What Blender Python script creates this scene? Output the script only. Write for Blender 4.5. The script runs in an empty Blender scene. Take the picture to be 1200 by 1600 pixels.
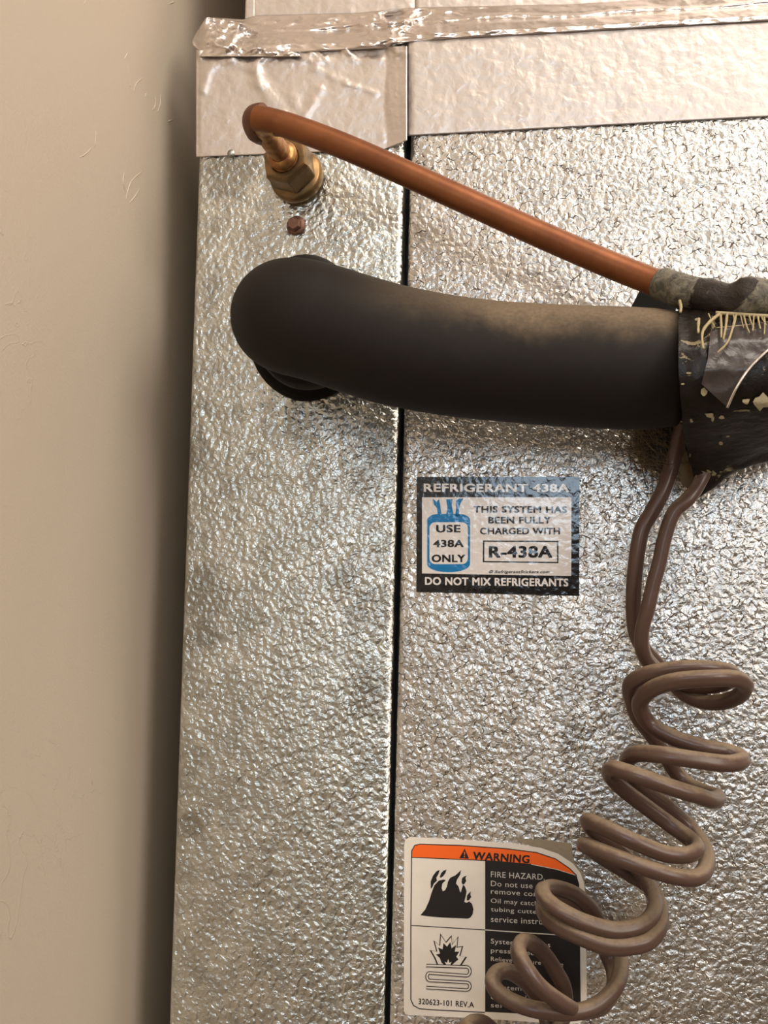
import bpy, bmesh, math, random
from mathutils import Vector, Matrix, noise
from mathutils.geometry import tessellate_polygon
random.seed(7)
S = bpy.context.scene
COL = S.collection
# ---------------------------------------------------------------- camera
FOC = 1600.0                      # focal length in pixels of the 1200 x 1600 frame
CD, CZ = 0.425, 1.40              # distance to the cabinet face (plane y = 0), height above the floor
n_ = Vector((275/FOC, -87/FOC, -1)).normalized()            # world +Y (into the cabinet) in camera axes
u_ = Vector((.016, 1, 0)); u_ = (u_ - n_*u_.dot(n_)).normalized()   # world +Z in camera axes
r_ = n_.cross(u_)                                            # world +X in camera axes
R = Matrix((r_, n_, u_))                                     # camera -> world
CAM = Vector((0, -CD, CZ))
cam = bpy.data.cameras.new('camera'); camo = bpy.data.objects.new('camera', cam); COL.objects.link(camo)
camo.matrix_world = Matrix.Translation(CAM) @ R.to_4x4()
cam.sensor_fit = 'VERTICAL'; cam.sensor_height = 36; cam.lens = 36*FOC/1600
cam.clip_start = .01; cam.clip_end = 50
S.camera = camo
def P(px, py, h=0.0):
    """photo pixel + height in mm above the cabinet face -> world point"""
    d = R @ Vector(((px-600)/FOC, -(py-800)/FOC, -1))
    t = (-h/1000 - CAM.y)/d.y
    return CAM + d*t
# ---------------------------------------------------------------- light
w = bpy.data.worlds.new('world'); S.world = w; w.use_nodes = True
w.node_tree.nodes['Background'].inputs[0].default_value = (1, .86, .72, 1)
w.node_tree.nodes['Background'].inputs[1].default_value = .25
def area(name, loc, target, sx, sy, power, col):
    l = bpy.data.lights.new(name, 'AREA'); l.shape = 'RECTANGLE'; l.size = sx; l.size_y = sy
    l.energy = power; l.color = col
    o = bpy.data.objects.new(name, l); COL.objects.link(o); o.location = loc
    o.rotation_euler = (Vector(target)-Vector(loc)).to_track_quat('-Z', 'Y').to_euler()
    return o
area('window_light', (-.05, -2.0, 1.72), (0, 0, 1.42), .5, .42, 6.5, (.66, .83, 1))
area('warm_lamp_light', (.66, -1.75, 1.98), (.1, 0, 1.4), .95, .8, 3.2, (1, .90, .82))
area('ceiling_fill', (.30, -.50, 2.36), (.05, -.3, 1.2), .8, .5, 11, (1, .90, .80))  # added overhead fill to raise the room's ambient light
area('side_fill', (1.2, -1.05, 1.95), (-.1, 0, 1.35), .8, .9, 20, (1, .905, .805))  # unseen fill from the right, added to brighten wall and labels
S.view_settings.view_transform = 'Standard'; S.view_settings.look = 'None'
S.view_settings.exposure = -0.08; S.view_settings.gamma = 1; S.view_settings.use_curve_mapping = False

# ---------------------------------------------------------------- material helpers
class NT:
    def __init__(s, name):
        s.m = bpy.data.materials.new(name); s.m.use_nodes = True; s.t = s.m.node_tree
        s.b = s.t.nodes['Principled BSDF']
    def n(s, typ, **kw):
        x = s.t.nodes.new(typ)
        for k, v in kw.items():
            if k.startswith('i_'):
                x.inputs[k[2:].replace('_', ' ')].default_value = v
            else: setattr(x, k, v)
        return x
    def l(s, a, b): s.t.links.new(a, b)
    def pos(s):
        if not hasattr(s, '_p'): s._p = s.n('ShaderNodeNewGeometry').outputs['Position']
        return s._p
    def noise(s, scale, detail=3, rough=.5, dist=0, vec=None):
        x = s.n('ShaderNodeTexNoise'); x.inputs['Scale'].default_value = scale
        x.inputs['Detail'].default_value = detail; x.inputs['Roughness'].default_value = rough
        x.inputs['Distortion'].default_value = dist
        s.l(vec or s.pos(), x.inputs['Vector']); return x
    def vor(s, scale, feature='F1', vec=None):
        x = s.n('ShaderNodeTexVoronoi', feature=feature); x.inputs['Scale'].default_value = scale
        s.l(vec or s.pos(), x.inputs['Vector']); return x
    def ramp(s, fac, *stops):
        x = s.n('ShaderNodeValToRGB'); e = x.color_ramp.elements
        for k, (p, c) in enumerate(stops):
            c = (c, c, c, 1) if not isinstance(c, (tuple, list)) else (*c, 1)
            if k < 2: e[k].position = p; e[k].color = c
            else: q = e.new(p); q.color = c
        s.l(fac, x.inputs[0]); return x.outputs[0]
    def mix(s, fac, a, b, typ='MIX'):
        x = s.n('ShaderNodeMix', data_type='RGBA', blend_type=typ)
        for k, v in ((0, fac), (6, a), (7, b)):
            if hasattr(v, 'is_output'): s.l(v, x.inputs[k])
            elif k == 0: x.inputs[0].default_value = v
            else: x.inputs[k].default_value = (*v, 1)
        return x.outputs[2]
    def math(s, op, a, b=0.0, c=0.0):
        x = s.n('ShaderNodeMath', operation=op)
        for k, v in enumerate((a, b, c)):
            if hasattr(v, 'is_output'): s.l(v, x.inputs[k])
            else: x.inputs[k].default_value = v
        return x.outputs[0]
    def bump(s, h, strength, dist):
        x = s.n('ShaderNodeBump'); x.inputs['Strength'].default_value = strength
        x.inputs['Distance'].default_value = dist; s.l(h, x.inputs['Height'])
        s.l(x.outputs[0], s.b.inputs['Normal']); return x
    def set(s, col=None, rough=None, metal=None, spec=None, coat=None):
        for k, v in (('Base Color', col), ('Roughness', rough), ('Metallic', metal), ('Specular IOR Level', spec), ('Coat Weight', coat)):
            if v is None: continue
            if hasattr(v, 'is_output'): s.l(v, s.b.inputs[k])
            else: s.b.inputs[k].default_value = (*v, 1) if isinstance(v, tuple) else v
        return s

def stucco(N, scale, shaded_crease, cw=.045):
    """embossed relief of the sheet: returns a height 0..1"""
    wv = N.noise(scale*.55, 2)
    mx = N.n('ShaderNodeMix', data_type='VECTOR'); mx.inputs[0].default_value = .0045*300/scale*1.3/1
    v2 = N.n('ShaderNodeVectorMath', operation='MULTIPLY_ADD')
    N.l(wv.outputs['Color'], v2.inputs[0]); v2.inputs[1].default_value = (1.1/scale,)*3; N.l(N.pos(), v2.inputs[2])
    vec = v2.outputs[0]
    f1 = N.vor(scale, 'SMOOTH_F1', vec); f1.inputs['Smoothness'].default_value = .55
    a = N.math('SUBTRACT', 1.0, f1.outputs['Distance'])
    nz = N.noise(scale*1.7, 2, vec=vec)
    h = N.math('MULTIPLY_ADD', nz.outputs[0], .8, a)
    if shaded_crease:
        e = N.vor(scale*.62, 'DISTANCE_TO_EDGE', vec)
        g = N.noise(scale*.9, 2)
        m = N.ramp(g.outputs[0], (.50, 0.0), (.56, 1.0))
        c = N.math('MULTIPLY', N.ramp(e.outputs['Distance'], (0, 1.0), (cw, 0.0)), m)
        h = N.math('MULTIPLY_ADD', c, -shaded_crease, h)
        return h, c
    return h, None

def mat_sheet(name, scale, shaded_crease, base, patches, dist):
    N = NT(name)
    h, c = stucco(N, scale, shaded_crease)
    sp = N.vor(150, 'F1', None); sp2 = N.noise(55, 6, .72, .5)
    br = N.math('MULTIPLY_ADD', N.ramp(sp.outputs['Color'], (0, .0), (1, 1.0)), .30, .80)
    br = N.math('MULTIPLY', br, N.math('MULTIPLY_ADD', sp2.outputs[0], 1.0, .48))
    col = N.mix(1.0, base, br, 'MULTIPLY')
    if patches:
        st = N.noise(85, 8, .8, .6); k = None
        for bx, by, br_ in ((590, 955, 13), (575, 1085, 11), (325, 925, 12), (318, 990, 9), (308, 700, 8), (370, 262, 15), (590, 690, 12), (470, 665, 9), (300, 1290, 7), (600, 1400, 6), (570, 760, 8), (540, 905, 6)):
            d = N.n('ShaderNodeVectorMath', operation='DISTANCE'); N.l(N.pos(), d.inputs[0]); d.inputs[1].default_value = P(bx, by, 0)
            q = N.math('SUBTRACT', N.math('MULTIPLY_ADD', st.outputs[0], 3.6, -.75), N.math('MULTIPLY', d.outputs['Value'], 1000/br_))
            k = q if k is None else N.math('MAXIMUM', k, q)
        k = N.ramp(k, (0.0, 0.0), (.35, 1.0))
        k = N.math('MULTIPLY', k, patches)
        col = N.mix(k, col, (.25, .24, .21))
    if c is not None: col = N.mix(N.math('MULTIPLY', c, .8), col, (.10, .085, .07))  # relief shadow painted dark along the emboss lines
    rr = N.noise(60, 3)
    N.set(col, N.math('MULTIPLY_ADD', rr.outputs[0], .22, .20), 1.0)
    N.bump(h, 1.0, dist)
    return N.m
M = {}
M['sheet_left'] = mat_sheet('galvanized_sheet', 380, 0, (.62, .63, .585), .50, .0006)
M['sheet_right'] = mat_sheet('embossed_galvanized_sheet', 400, .5, (.66, .645, .61), 0, .00048)
N = NT('foil_tape'); h, _ = stucco(N, 260, 0); nz = N.noise(90, 3)
h = N.math('MULTIPLY_ADD', nz.outputs[0], 1.2, h)
N.set((.66, .60, .555), N.math('MULTIPLY_ADD', nz.outputs[0], .1, .34), .85); N.bump(h, .9, .00022); M['foil'] = N.m
N = NT('crumpled_foil'); nz = N.noise(42, 2, .45, 1.2); h, _ = stucco(N, 300, 0)
N.set((.74, .68, .64), .27, .92); N.bump(N.math('MULTIPLY_ADD', h, .12, nz.outputs[0]), .8, .0014); M['foil2'] = N.m
N = NT('wall_paint'); a = N.noise(900, 3); b = N.noise(22, 4, .55, 1.5)
sc = N.ramp(b.outputs[0], (.495, 0.0), (.5, 1.0), (.505, 0.0)); g = N.noise(9, 2)
sc = N.math('MULTIPLY', sc, N.ramp(g.outputs[0], (.58, 0.0), (.66, 1.0)))
N.set((.535, .46, .37), .6, 0, .3); N.bump(N.math('MULTIPLY_ADD', sc, 1.5, a.outputs[0]), .35, .0004); M['wall'] = N.m
N = NT('plain_paint'); a = N.noise(60, 3); N.set((.62, .55, .47), .8); N.bump(a.outputs[0], .2, .001); M['paint'] = N.m
N = NT('dark_cavity'); a = N.noise(50); N.set(N.mix(a.outputs[0], (.012, .011, .01), (.03, .027, .024)), .8); M['dark'] = N.m
N = NT('floor_vinyl'); a = N.noise(12, 5); N.set(N.mix(a.outputs[0], (.2, .15, .11), (.3, .24, .18)), .5); M['floor'] = N.m
# copper
N = NT('copper'); a = N.noise(70, 4, .6); b = N.noise(500, 2)
N.set(N.mix(N.ramp(a.outputs[0], (.35, 0.0), (.7, 1.0)), (.25, .088, .030), (.16, .052, .018)), N.math('MULTIPLY_ADD', b.outputs[0], .15, .38), .6)
N.bump(b.outputs[0], .1, .0002); M['copper'] = N.m
N = NT('tarnished_copper'); a = N.noise(160, 4, .6)
N.set(N.mix(a.outputs[0], (.09, .045, .03), (.20, .09, .05)), .45, .6); N.bump(a.outputs[0], .3, .0005); M['copper_dark'] = N.m
N = NT('braze_alloy'); a = N.noise(300, 3)
N.set(N.mix(N.ramp(a.outputs[0], (.4, 0.0), (.6, 1.0)), (.30, .13, .05), (.45, .26, .10)), .4, .8); N.bump(a.outputs[0], .2, .0003); M['braze'] = N.m
N = NT('brass'); a = N.noise(120, 4, .6)
N.set(N.mix(N.ramp(a.outputs[0], (.35, 0.0), (.65, 1.0)), (.27, .165, .07), (.15, .105, .055)), N.math('MULTIPLY_ADD', a.outputs[0], .2, .3), .85)
N.bump(a.outputs[0], .15, .0003); M['brass'] = N.m
N = NT('brown_screw'); a = N.noise(400, 3); N.set(N.mix(a.outputs[0], (.10, .05, .032), (.27, .14, .095)), .5, .6); N.bump(a.outputs[0], .4, .0003); M['screw'] = N.m
# dust that settles on faces that look upward
def dusty(name, base, dust, rough, lo, hi, amount, nscale=90, spec=.4, region=None, bumpd=.0001):
    N = NT(name); geo = N.n('ShaderNodeNewGeometry'); sx = N.n('ShaderNodeSeparateXYZ'); N.l(geo.outputs['Normal'], sx.inputs[0])
    a = N.noise(nscale, 5, .65); b = N.noise(700, 2)
    k = N.math('MULTIPLY_ADD', a.outputs[0], .9, sx.outputs[2]); k = N.math('SUBTRACT', k, .45)
    mr = N.n('ShaderNodeMapRange', interpolation_type='SMOOTHSTEP'); N.l(k, mr.inputs[0])
    mr.inputs[1].default_value = lo; mr.inputs[2].default_value = hi
    k = N.math('MULTIPLY', mr.outputs[0], amount)
    if region:
        px = N.n('ShaderNodeSeparateXYZ'); N.l(N.pos(), px.inputs[0])
        q = N.n('ShaderNodeMapRange', interpolation_type='SMOOTHSTEP'); N.l(px.outputs[0], q.inputs[0])
        q.inputs[1].default_value = region[0]; q.inputs[2].default_value = region[1]
        k = N.math('MULTIPLY', k, q.outputs[0])
    k = N.math('MULTIPLY', k, N.math('MULTIPLY_ADD', b.outputs[0], .8, .6))
    N.set(N.mix(k, base, dust), N.math('MULTIPLY_ADD', k, .35, rough), 0, spec)
    N.bump(a.outputs[0], .25, bumpd*4); return N.m
M['cable'] = dusty('brown_vinyl', (.088, .050, .038), (.27, .20, .13), .30, .30, 1.0, .9, 160)
M['foam'] = dusty('black_foam', (.0125, .0095, .0078), (.20, .15, .10), .62, .12, .80, .85, 42, .2, (P(560, 500).x, P(860, 500).x))
N = NT('black_rubber'); a = N.noise(300); N.set((.006, .0055, .005), .75, 0, .2); N.bump(a.outputs[0], .2, .0002); M['rubber'] = N.m
N = NT('black_tape_wrap'); a = N.noise(95, 5, .7, .8); b = N.noise(30, 2); c = N.noise(240, 3)
k = N.math('MULTIPLY', N.ramp(a.outputs[0], (.60, 0.0), (.625, 1.0)), N.ramp(b.outputs[0], (.50, 0.0), (.56, 1.0)))
N.set(N.mix(k, N.mix(c.outputs[0], (.003, .0026, .0022), (.014, .009, .006)), (.26, .22, .13)), .36, 0, .3)
N.bump(N.math('ADD', c.outputs[0], a.outputs[0]), .5, .0008); M['wrap'] = N.m
N = NT('adhesive_smeared_tape'); a = N.noise(55, 4, .6, .6); c = N.noise(330, 4, .7, 1.5)
sx = N.n('ShaderNodeSeparateXYZ'); N.l(N.pos(), sx.inputs[0])
k = N.math('ABSOLUTE', N.math('SUBTRACT', sx.outputs[0], P(1120, 460, 60).x)); k = N.math('MULTIPLY_ADD', k, 42, N.math('MULTIPLY', a.outputs[0], 2.8))
k = N.ramp(N.math('MULTIPLY', k, .5), (.89, 0.0), (.92, 1.0))
N.set(N.mix(k, (.022, .015, .011), N.mix(N.ramp(c.outputs[0], (.35, 0.0), (.65, 1.0)), (.06, .055, .045), (.20, .18, .13))), .5, 0, .3)
N.bump(N.math('MULTIPLY_ADD', k, .6, c.outputs[0]), .8, .0007); M['smear'] = N.m
N = NT('grey_tape'); a = N.noise(130, 4, .6, 1); N.set(N.mix(a.outputs[0], (.035, .028, .026), (.075, .06, .055)), .30, 0, .5); N.bump(a.outputs[0], .5, .0008); M['grey_tape'] = N.m
N = NT('straw_fibre'); a = N.noise(200); N.set(N.mix(a.outputs[0], (.30, .235, .12), (.46, .38, .22)), .7); M['thread'] = N.m
N = NT('brown_fluff'); a = N.noise(200); N.set(N.mix(a.outputs[0], (.05, .03, .012), (.20, .13, .06)), .8); M['fluff'] = N.m
N = NT('tan_adhesive'); a = N.noise(300, 4); N.set(N.mix(a.outputs[0], (.32, .27, .15), (.48, .42, .27)), .6); N.bump(a.outputs[0], .5, .0006); M['tan'] = N.m
def mat_print(name, col, rough=.22, bd=.00010, coat=.0, wear=0):
    N = NT(name); h, _ = stucco(N, 330, 0)
    c = N.noise(160, 4, .6)
    if wear: col = N.mix(N.math('MULTIPLY', c.outputs[0], wear), col, tuple(x*.6 for x in col))
    N.set(col, rough, 0, .5, coat); N.bump(h, .8, bd); return N.m
M['lab_black'] = mat_print('label_black', (.006, .0055, .0055), .11)
M['lab_white'] = mat_print('label_white', (.88, .835, .80), .11)
M['lab_blue'] = mat_print('label_blue', (.0, .21, .52), .11)
M['wrn_white'] = mat_print('warning_white', (.90, .84, .74), .4, .00006, 0, .3)
M['wrn_black'] = mat_print('warning_black', (.012, .0095, .010), .4, .00006)
M['wrn_orange'] = mat_print('warning_orange', (1.0, .15, .012), .4, .00006)
M['wrn_text'] = mat_print('warning_text', (.62, .58, .52), .4, .00006)
M['glue'] = mat_print('glue_residue', (.30, .25, .17), .6, .0002)

# ---------------------------------------------------------------- object helpers
def link(name, me, m=None, parent=None, origin=None, smooth=True):
    """me holds world coordinates; origin moves them to an own base"""
    o = bpy.data.objects.new(name, me)
    if m: me.materials.clear(); me.materials.append(M[m])
    if smooth: me.polygons.foreach_set('use_smooth', [True]*len(me.polygons))
    base = Vector((0, 0, 0))
    if parent:
        q = parent
        while q: base += q.location; q = q.parent
        me.transform(Matrix.Translation(-base)); o.parent = parent
    elif origin is not None:
        me.transform(Matrix.Translation(-Vector(origin))); o.location = origin
    COL.objects.link(o); return o
def mesh(name, verts, faces):
    me = bpy.data.meshes.new(name); me.from_pydata([tuple(v) for v in verts], [], faces); me.update(); return me
def bm_mesh(name, bm, recalc=True):
    if recalc: bmesh.ops.recalc_face_normals(bm, faces=bm.faces)
    me = bpy.data.meshes.new(name); bm.to_mesh(me); bm.free(); return me
def tag(o, label=None, cat=None, group=None, kind=None):
    if label: o['label'] = label
    if cat: o['category'] = cat
    if group: o['group'] = group
    if kind: o['kind'] = kind
    return o
def thing(name, label, cat, loc, group=None):
    o = bpy.data.objects.new(name, None); o.empty_display_size = .01; COL.objects.link(o); o.location = loc
    return tag(o, label, cat, group)
def box(name, lo, hi, bevel=0, seg=3, smooth=False):
    bm = bmesh.new(); bmesh.ops.create_cube(bm, size=1)
    for v in bm.verts: v.co = Vector([lo[i] if v.co[i] < 0 else hi[i] for i in range(3)])
    if bevel: bmesh.ops.bevel(bm, geom=list(bm.edges), offset=bevel, segments=seg, profile=.5, affect='EDGES')
    return bm_mesh(name, bm)
def catmull(pts, sub=8):
    out = []; n = len(pts)
    for i in range(n-1):
        p0, p1, p2, p3 = pts[max(i-1, 0)], pts[i], pts[i+1], pts[min(i+2, n-1)]
        for k in range(sub):
            t = k/sub
            out.append(.5*((2*p1)+(p2-p0)*t+(2*p0-5*p1+4*p2-p3)*t*t+(3*p1-p0-3*p2+p3)*t**3))
    out.append(pts[-1]); return out
def sweep(name, path, rad, seg=20, prof=None, caps=True, up=Vector((0, 0, 1)), warp=None):
    """tube along path; rad number or list; prof(angle)->radius factor"""
    n = len(path); rs = rad if isinstance(rad, (list, tuple)) else [rad]*n
    T = [(path[min(i+1, n-1)]-path[max(i-1, 0)]).normalized() for i in range(n)]
    a = up.cross(T[0]); a = (a if a.length > .1 else Vector((1, 0, 0)).cross(T[0])).normalized()
    verts, faces = [], []
    for i in range(n):
        if i:
            q = T[i-1].rotation_difference(T[i]); a = (q @ a); a = (a-T[i]*a.dot(T[i])).normalized()
        b = T[i].cross(a)
        for k in range(seg):
            th = 2*math.pi*k/seg; r = rs[i]*(prof(th) if prof else 1)
            p = path[i]+(a*math.cos(th)+b*math.sin(th))*r
            if warp: p = warp(p, path[i])
            verts.append(p)
    for i in range(n-1):
        for k in range(seg):
            k2 = (k+1) % seg
            faces.append((i*seg+k, i*seg+k2, (i+1)*seg+k2, (i+1)*seg+k))
    if caps:
        faces.append(tuple(range(seg-1, -1, -1))); faces.append(tuple((n-1)*seg+k for k in range(seg)))
    return mesh(name, verts, faces)
def lathe(name, prof, base, axis, seg=32, hexa=False):
    """prof: list of (radius, dist along axis)"""
    axis = axis.normalized(); a = axis.orthogonal().normalized()
    a = (Vector((0, 0, 1))-axis*axis.z).normalized(); b = axis.cross(a); V, F = [], []
    for r, d in prof:
        for k in range(seg):
            th = 2*math.pi*(k+.0)/seg
            V.append(base+axis*d+(a*math.cos(th)+b*math.sin(th))*r)
    for i in range(len(prof)-1):
        for k in range(seg):
            k2 = (k+1) % seg; F.append((i*seg+k, i*seg+k2, (i+1)*seg+k2, (i+1)*seg+k))
    F.append(tuple(range(seg-1, -1, -1))); F.append(tuple((len(prof)-1)*seg+k for k in range(seg)))
    bm = bmesh.new(); me = mesh(name, V, F); bm.from_mesh(me); return bm_mesh(name, bm)
def flat(name, pts, h, thick=0.0):
    """filled polygon given in photo pixels on the plane h mm above the face"""
    tri = tessellate_polygon([[Vector((x, y, 0)) for x, y in pts]])
    top = [P(x, y, h) for x, y in pts]; n = len(pts)
    if not thick: 
        F = [tuple(t) for t in tri]; V = top
    else:
        V = top+[P(x, y, h)+Vector((0, thick/1000, 0)) for x, y in pts]
        F = [tuple(t) for t in tri]+[tuple(n+i for i in reversed(t)) for t in tri]+[(i, (i+1) % n, n+(i+1) % n, n+i) for i in range(n)]
    bm = bmesh.new(); me = mesh(name, V, F); bm.from_mesh(me)
    bmesh.ops.recalc_face_normals(bm, faces=bm.faces)
    if not thick:
        bm.normal_update(); bm.faces.ensure_lookup_table()
        if bm.faces[0].normal.y > 0: bmesh.ops.reverse_faces(bm, faces=bm.faces)
    bm.to_mesh(me); bm.free(); return me
def text(s, tl, tr, bl, h, bold=0.0, spacing=1.07, skew=0):
    """text filling the quad tl, tr, bl (photo pixels) at h mm; returns a mesh"""
    cu = bpy.data.curves.new('lettering', 'FONT'); cu.body = s; cu.size = 1; cu.space_character = spacing
    cu.shear = skew; cu.resolution_u = 3
    ob = bpy.data.objects.new('lettering', cu); COL.objects.link(ob)
    dg = bpy.context.evaluated_depsgraph_get(); me = bpy.data.meshes.new_from_object(ob.evaluated_get(dg))
    bpy.data.objects.remove(ob); bpy.data.curves.remove(cu)
    if bold > .015:          # heavy lettering: the outlines laid down five times, a hair apart
        v = [x.co.copy() for x in me.vertices]; f = [tuple(p.vertices) for p in me.polygons]; n = len(v); V, F = [], []
        for k, (ox, oy) in enumerate(((0, 0), (1, .7), (-1, .7), (1, -.7), (-1, -.7))):
            V += [x+Vector((ox*bold*.75, oy*bold*.75, k*.012)) for x in v]; F += [tuple(i+k*n for i in q) for q in f]
        me = mesh('lettering', V, F)
    xs = [v.co.x for v in me.vertices]; ys = [v.co.y for v in me.vertices]
    x0, x1, y0, y1 = min(xs), max(xs), min(ys), max(ys)
    for v in me.vertices:
        a = (v.co.x-x0)/(x1-x0); b = (y1-v.co.y)/(y1-y0)
        v.co = P(tl[0]+(tr[0]-tl[0])*a+(bl[0]-tl[0])*b, tl[1]+(tr[1]-tl[1])*a+(bl[1]-tl[1])*b, h+v.co.z)
    return me
def rrect(x0, y0, x1, y1, r, n=6):
    pts = []
    for cx, cy, a0 in ((x1-r, y0+r, -90), (x1-r, y1-r, 0), (x0+r, y1-r, 90), (x0+r, y0+r, 180)):
        for k in range(n+1):
            a = math.radians(a0+90*k/n); pts.append((cx+r*math.cos(a), cy+r*math.sin(a)))
    return pts

# ================================================================ setting
XL = P(290, 800).x; XS = P(625, 700).x            # left edge of the cabinet, seam
XR = .36; ZB = CZ-.62; ZT = P(450, 77, 0).z       # right end, bottom, top edge of the cabinet
XW = XL-.022                                       # face of the wall beside it
tag(link('wall_left', box('wall_left', (XW-.1, -2.4, 0), (XW, .7, 2.4)), 'wall', smooth=False), kind='structure')
tag(link('wall_right', box('wall_right', (1.3, -2.4, 0), (1.4, .7, 2.4)), 'paint', smooth=False), kind='structure')
tag(link('wall_back', box('wall_back', (XW, .6, 0), (1.3, .7, 2.4)), 'paint', smooth=False), kind='structure')
tag(link('wall_front', box('wall_front', (XW, -2.5, 0), (1.3, -2.4, 2.4)), 'paint', smooth=False), kind='structure')
tag(link('floor', box('floor', (XW-.1, -2.5, -.1), (1.4, .7, 0)), 'floor', smooth=False), kind='structure')
tag(link('ceiling', box('ceiling', (XW-.1, -2.5, 2.4), (1.4, .7, 2.5)), 'paint', smooth=False), kind='structure')

# ================================================================ cabinet
cab = thing('air_handler_cabinet', 'silver embossed sheet-metal equipment cabinet filling the view beside the beige wall', 'cabinet', ((XL+XR)/2, .25, 0))
link('cabinet_body', box('cabinet_body', (XL+.004, .012, 0.02), (XR-.004, .5, ZT-.001), .002), 'dark', cab, smooth=False)
link('base_rail', box('base_rail', (XL+.01, .02, 0), (XR-.01, .48, .02)), 'dark', cab, smooth=False)
G = .0011
def panel(x0, x1, m, label):
    bm = bmesh.new(); bmesh.ops.create_cube(bm, size=1); lo = (x0, 0, .03); hi = (x1, .010, ZT)
    for v in bm.verts: v.co = Vector([lo[i] if v.co[i] < 0 else hi[i] for i in range(3)])
    ed = [e for e in bm.edges if all(abs(v.co.y) < 1e-6 for v in e.verts)]
    bmesh.ops.bevel(bm, geom=ed, offset=.0028, segments=5, profile=.5, affect='EDGES')
    o = link('panel', bm_mesh('panel', bm), m, cab)
    o['label'] = label; return o
panel(XL, XS-G, 'sheet_left', 'narrow silver panel pierced by the two pipes')
panel(XS+G, XR, 'sheet_right', 'wide silver panel carrying the two stickers')
# side skin of the cabinet
link('side_skin', box('side_skin', (XL+.0005, .0105, .03), (XL+.0035, .5, ZT)), 'sheet_left', cab, smooth=False)

# raised paint ridges where the wall was patched
def PW(px, py):
    d = R @ Vector(((px-600)/FOC, -(py-800)/FOC, -1)); return CAM + d*((XW-CAM.x)/d.x)
wl = bpy.data.objects['wall_left']
for pts in ([(223, 122), (213, 130), (209, 143)], [(200, 103), (202, 120), (203, 136)], [(228, 146), (227, 152)], [(251, 148), (250, 163), (246, 175)], [(243, 152), (242, 166), (238, 172)], [(222, 268), (206, 282), (199, 300), (197, 312)],
            [(218, 295), (210, 308), (202, 317)], [(194, 270), (192, 285), (196, 300)], [(199, 83), (194, 93)], [(150, 205), (148, 230)], [(142, 232), (133, 241), (124, 246)], [(272, 3), (264, 6)], [(262, 190), (270, 187)], [(134, 1), (131, 7)], [(140, 1200), (144, 1225)]):
    q = catmull([PW(*p) for p in pts], 4)
    link('paint_ridge', sweep('paint_ridge', q, [.00026*(.5+.5*math.sin(math.pi*(i+.5)/len(q)))*(.7+.5*random.random()) for i in range(len(q))], 8), 'wall', wl)

# supply plenum on top, set back from the face
pl = thing('duct_plenum', 'foil-covered duct box on top of the cabinet, set back behind its front edge', 'duct', ((XL+XR)/2, .25, ZT))
PX = P(388, 10, -14).x; 
link('duct_body', box('duct_body', (PX, .014, ZT), (XR, .49, ZT+.32), .003), 'foil', pl, smooth=False)
link('corner_fold', box('corner_fold', (PX-.0012, .0125, ZT+.004), (PX+.004, .05, ZT+.32), .001), 'foil', pl, smooth=False)

# ---------------------------------------------------------------- foil tapes
def ridged(x, y, s, seed, o=4):
    v = 0; a = 1
    for k in range(o):
        v += a*(1-abs(noise.noise(Vector((x*s, y*s, seed)))*2)); s *= 2.05; a *= .48
    return v
def lerp(t, tab):
    for (a, b), (c, d) in zip(tab, tab[1:]):
        if t <= c: return b+(d-b)*(t-a)/(c-a) if c > a else b
    return tab[-1][1]
def sheet(name, nx, ny, fn, m, label, thick=.00025):
    V = []; 
    for j in range(ny+1):
        for i in range(nx+1):
            px, py, h = fn(i/nx, j/ny); V.append(P(px, py, h))
    F = [(j*(nx+1)+i, (j+1)*(nx+1)+i, (j+1)*(nx+1)+i+1, j*(nx+1)+i+1) for j in range(ny) for i in range(nx)]
    n = len(V)
    V2 = V+[v+Vector((0, thick, 0)) for v in V]
    F2 = F+[tuple(n+k for k in reversed(f)) for f in F]
    rim = [i for i in range(nx+1)]+[j*(nx+1)+nx for j in range(1, ny+1)]+[ny*(nx+1)+i for i in range(nx-1, -1, -1)]+[j*(nx+1) for j in range(ny-1, 0, -1)]
    F2 += [(a, b, n+b, n+a) for a, b in zip(rim, rim[1:]+rim[:1])]
    me = mesh(name, V2, F2); c = sum(V, Vector())/n
    o = link(name, me, m, origin=c); tag(o, label, 'tape', 'foil tape strips'); return o
def sm(t): t = max(0, min(1, t)); return t*t*(3-2*t)
def fA(u, v):     # strip over the narrow panel, its end tucked toward the seam
    x = 306+u*(636-306)
    top = 78-6*u; bot = 245-13*u
    if x > 600: bot -= (x-600)*.35
    y = top+(bot-top)*v
    h = .5+.25*ridged(x, y, .012, 3, 3)
    h += 1.9*sm(1-v*4.5)*(ridged(x, y, .02, 9, 4)-.9)
    fold = sm((x-601)/5); h += fold*(.1+max(0, x-603)*.085)+.35*fold*math.sin(y*.05)
    # two long creases
    for (ax, ay, bx, by, wd, am) in ((405, 130, 470, 215, 11, .9), (400, 95, 404, 130, 7, .8), (495, 108, 540, 130, 6, .5), (540, 130, 590, 146, 4, .45), (500, 140, 478, 180, 8, .8), (330, 92, 318, 140, 7, 1.0), (350, 90, 398, 110, 8, .6), (455, 150, 480, 215, 10, .6)):
        t = max(0, min(1, ((x-ax)*(bx-ax)+(y-ay)*(by-ay))/((bx-ax)**2+(by-ay)**2)))
        d = math.hypot(x-ax-t*(bx-ax), y-ay-t*(by-ay)); h += am*math.exp(-(d/wd)**2)*(.75+.5*noise.noise(Vector((x*.05, y*.05, 1))))
    if x < 312: h -= (312-x)*.25
    return x, y, max(h, .35)
sheet('foil_tape', 150, 80, fA, 'foil', 'pinkish silver foil tape across the top of the narrow panel behind the copper pipe end')
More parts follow.
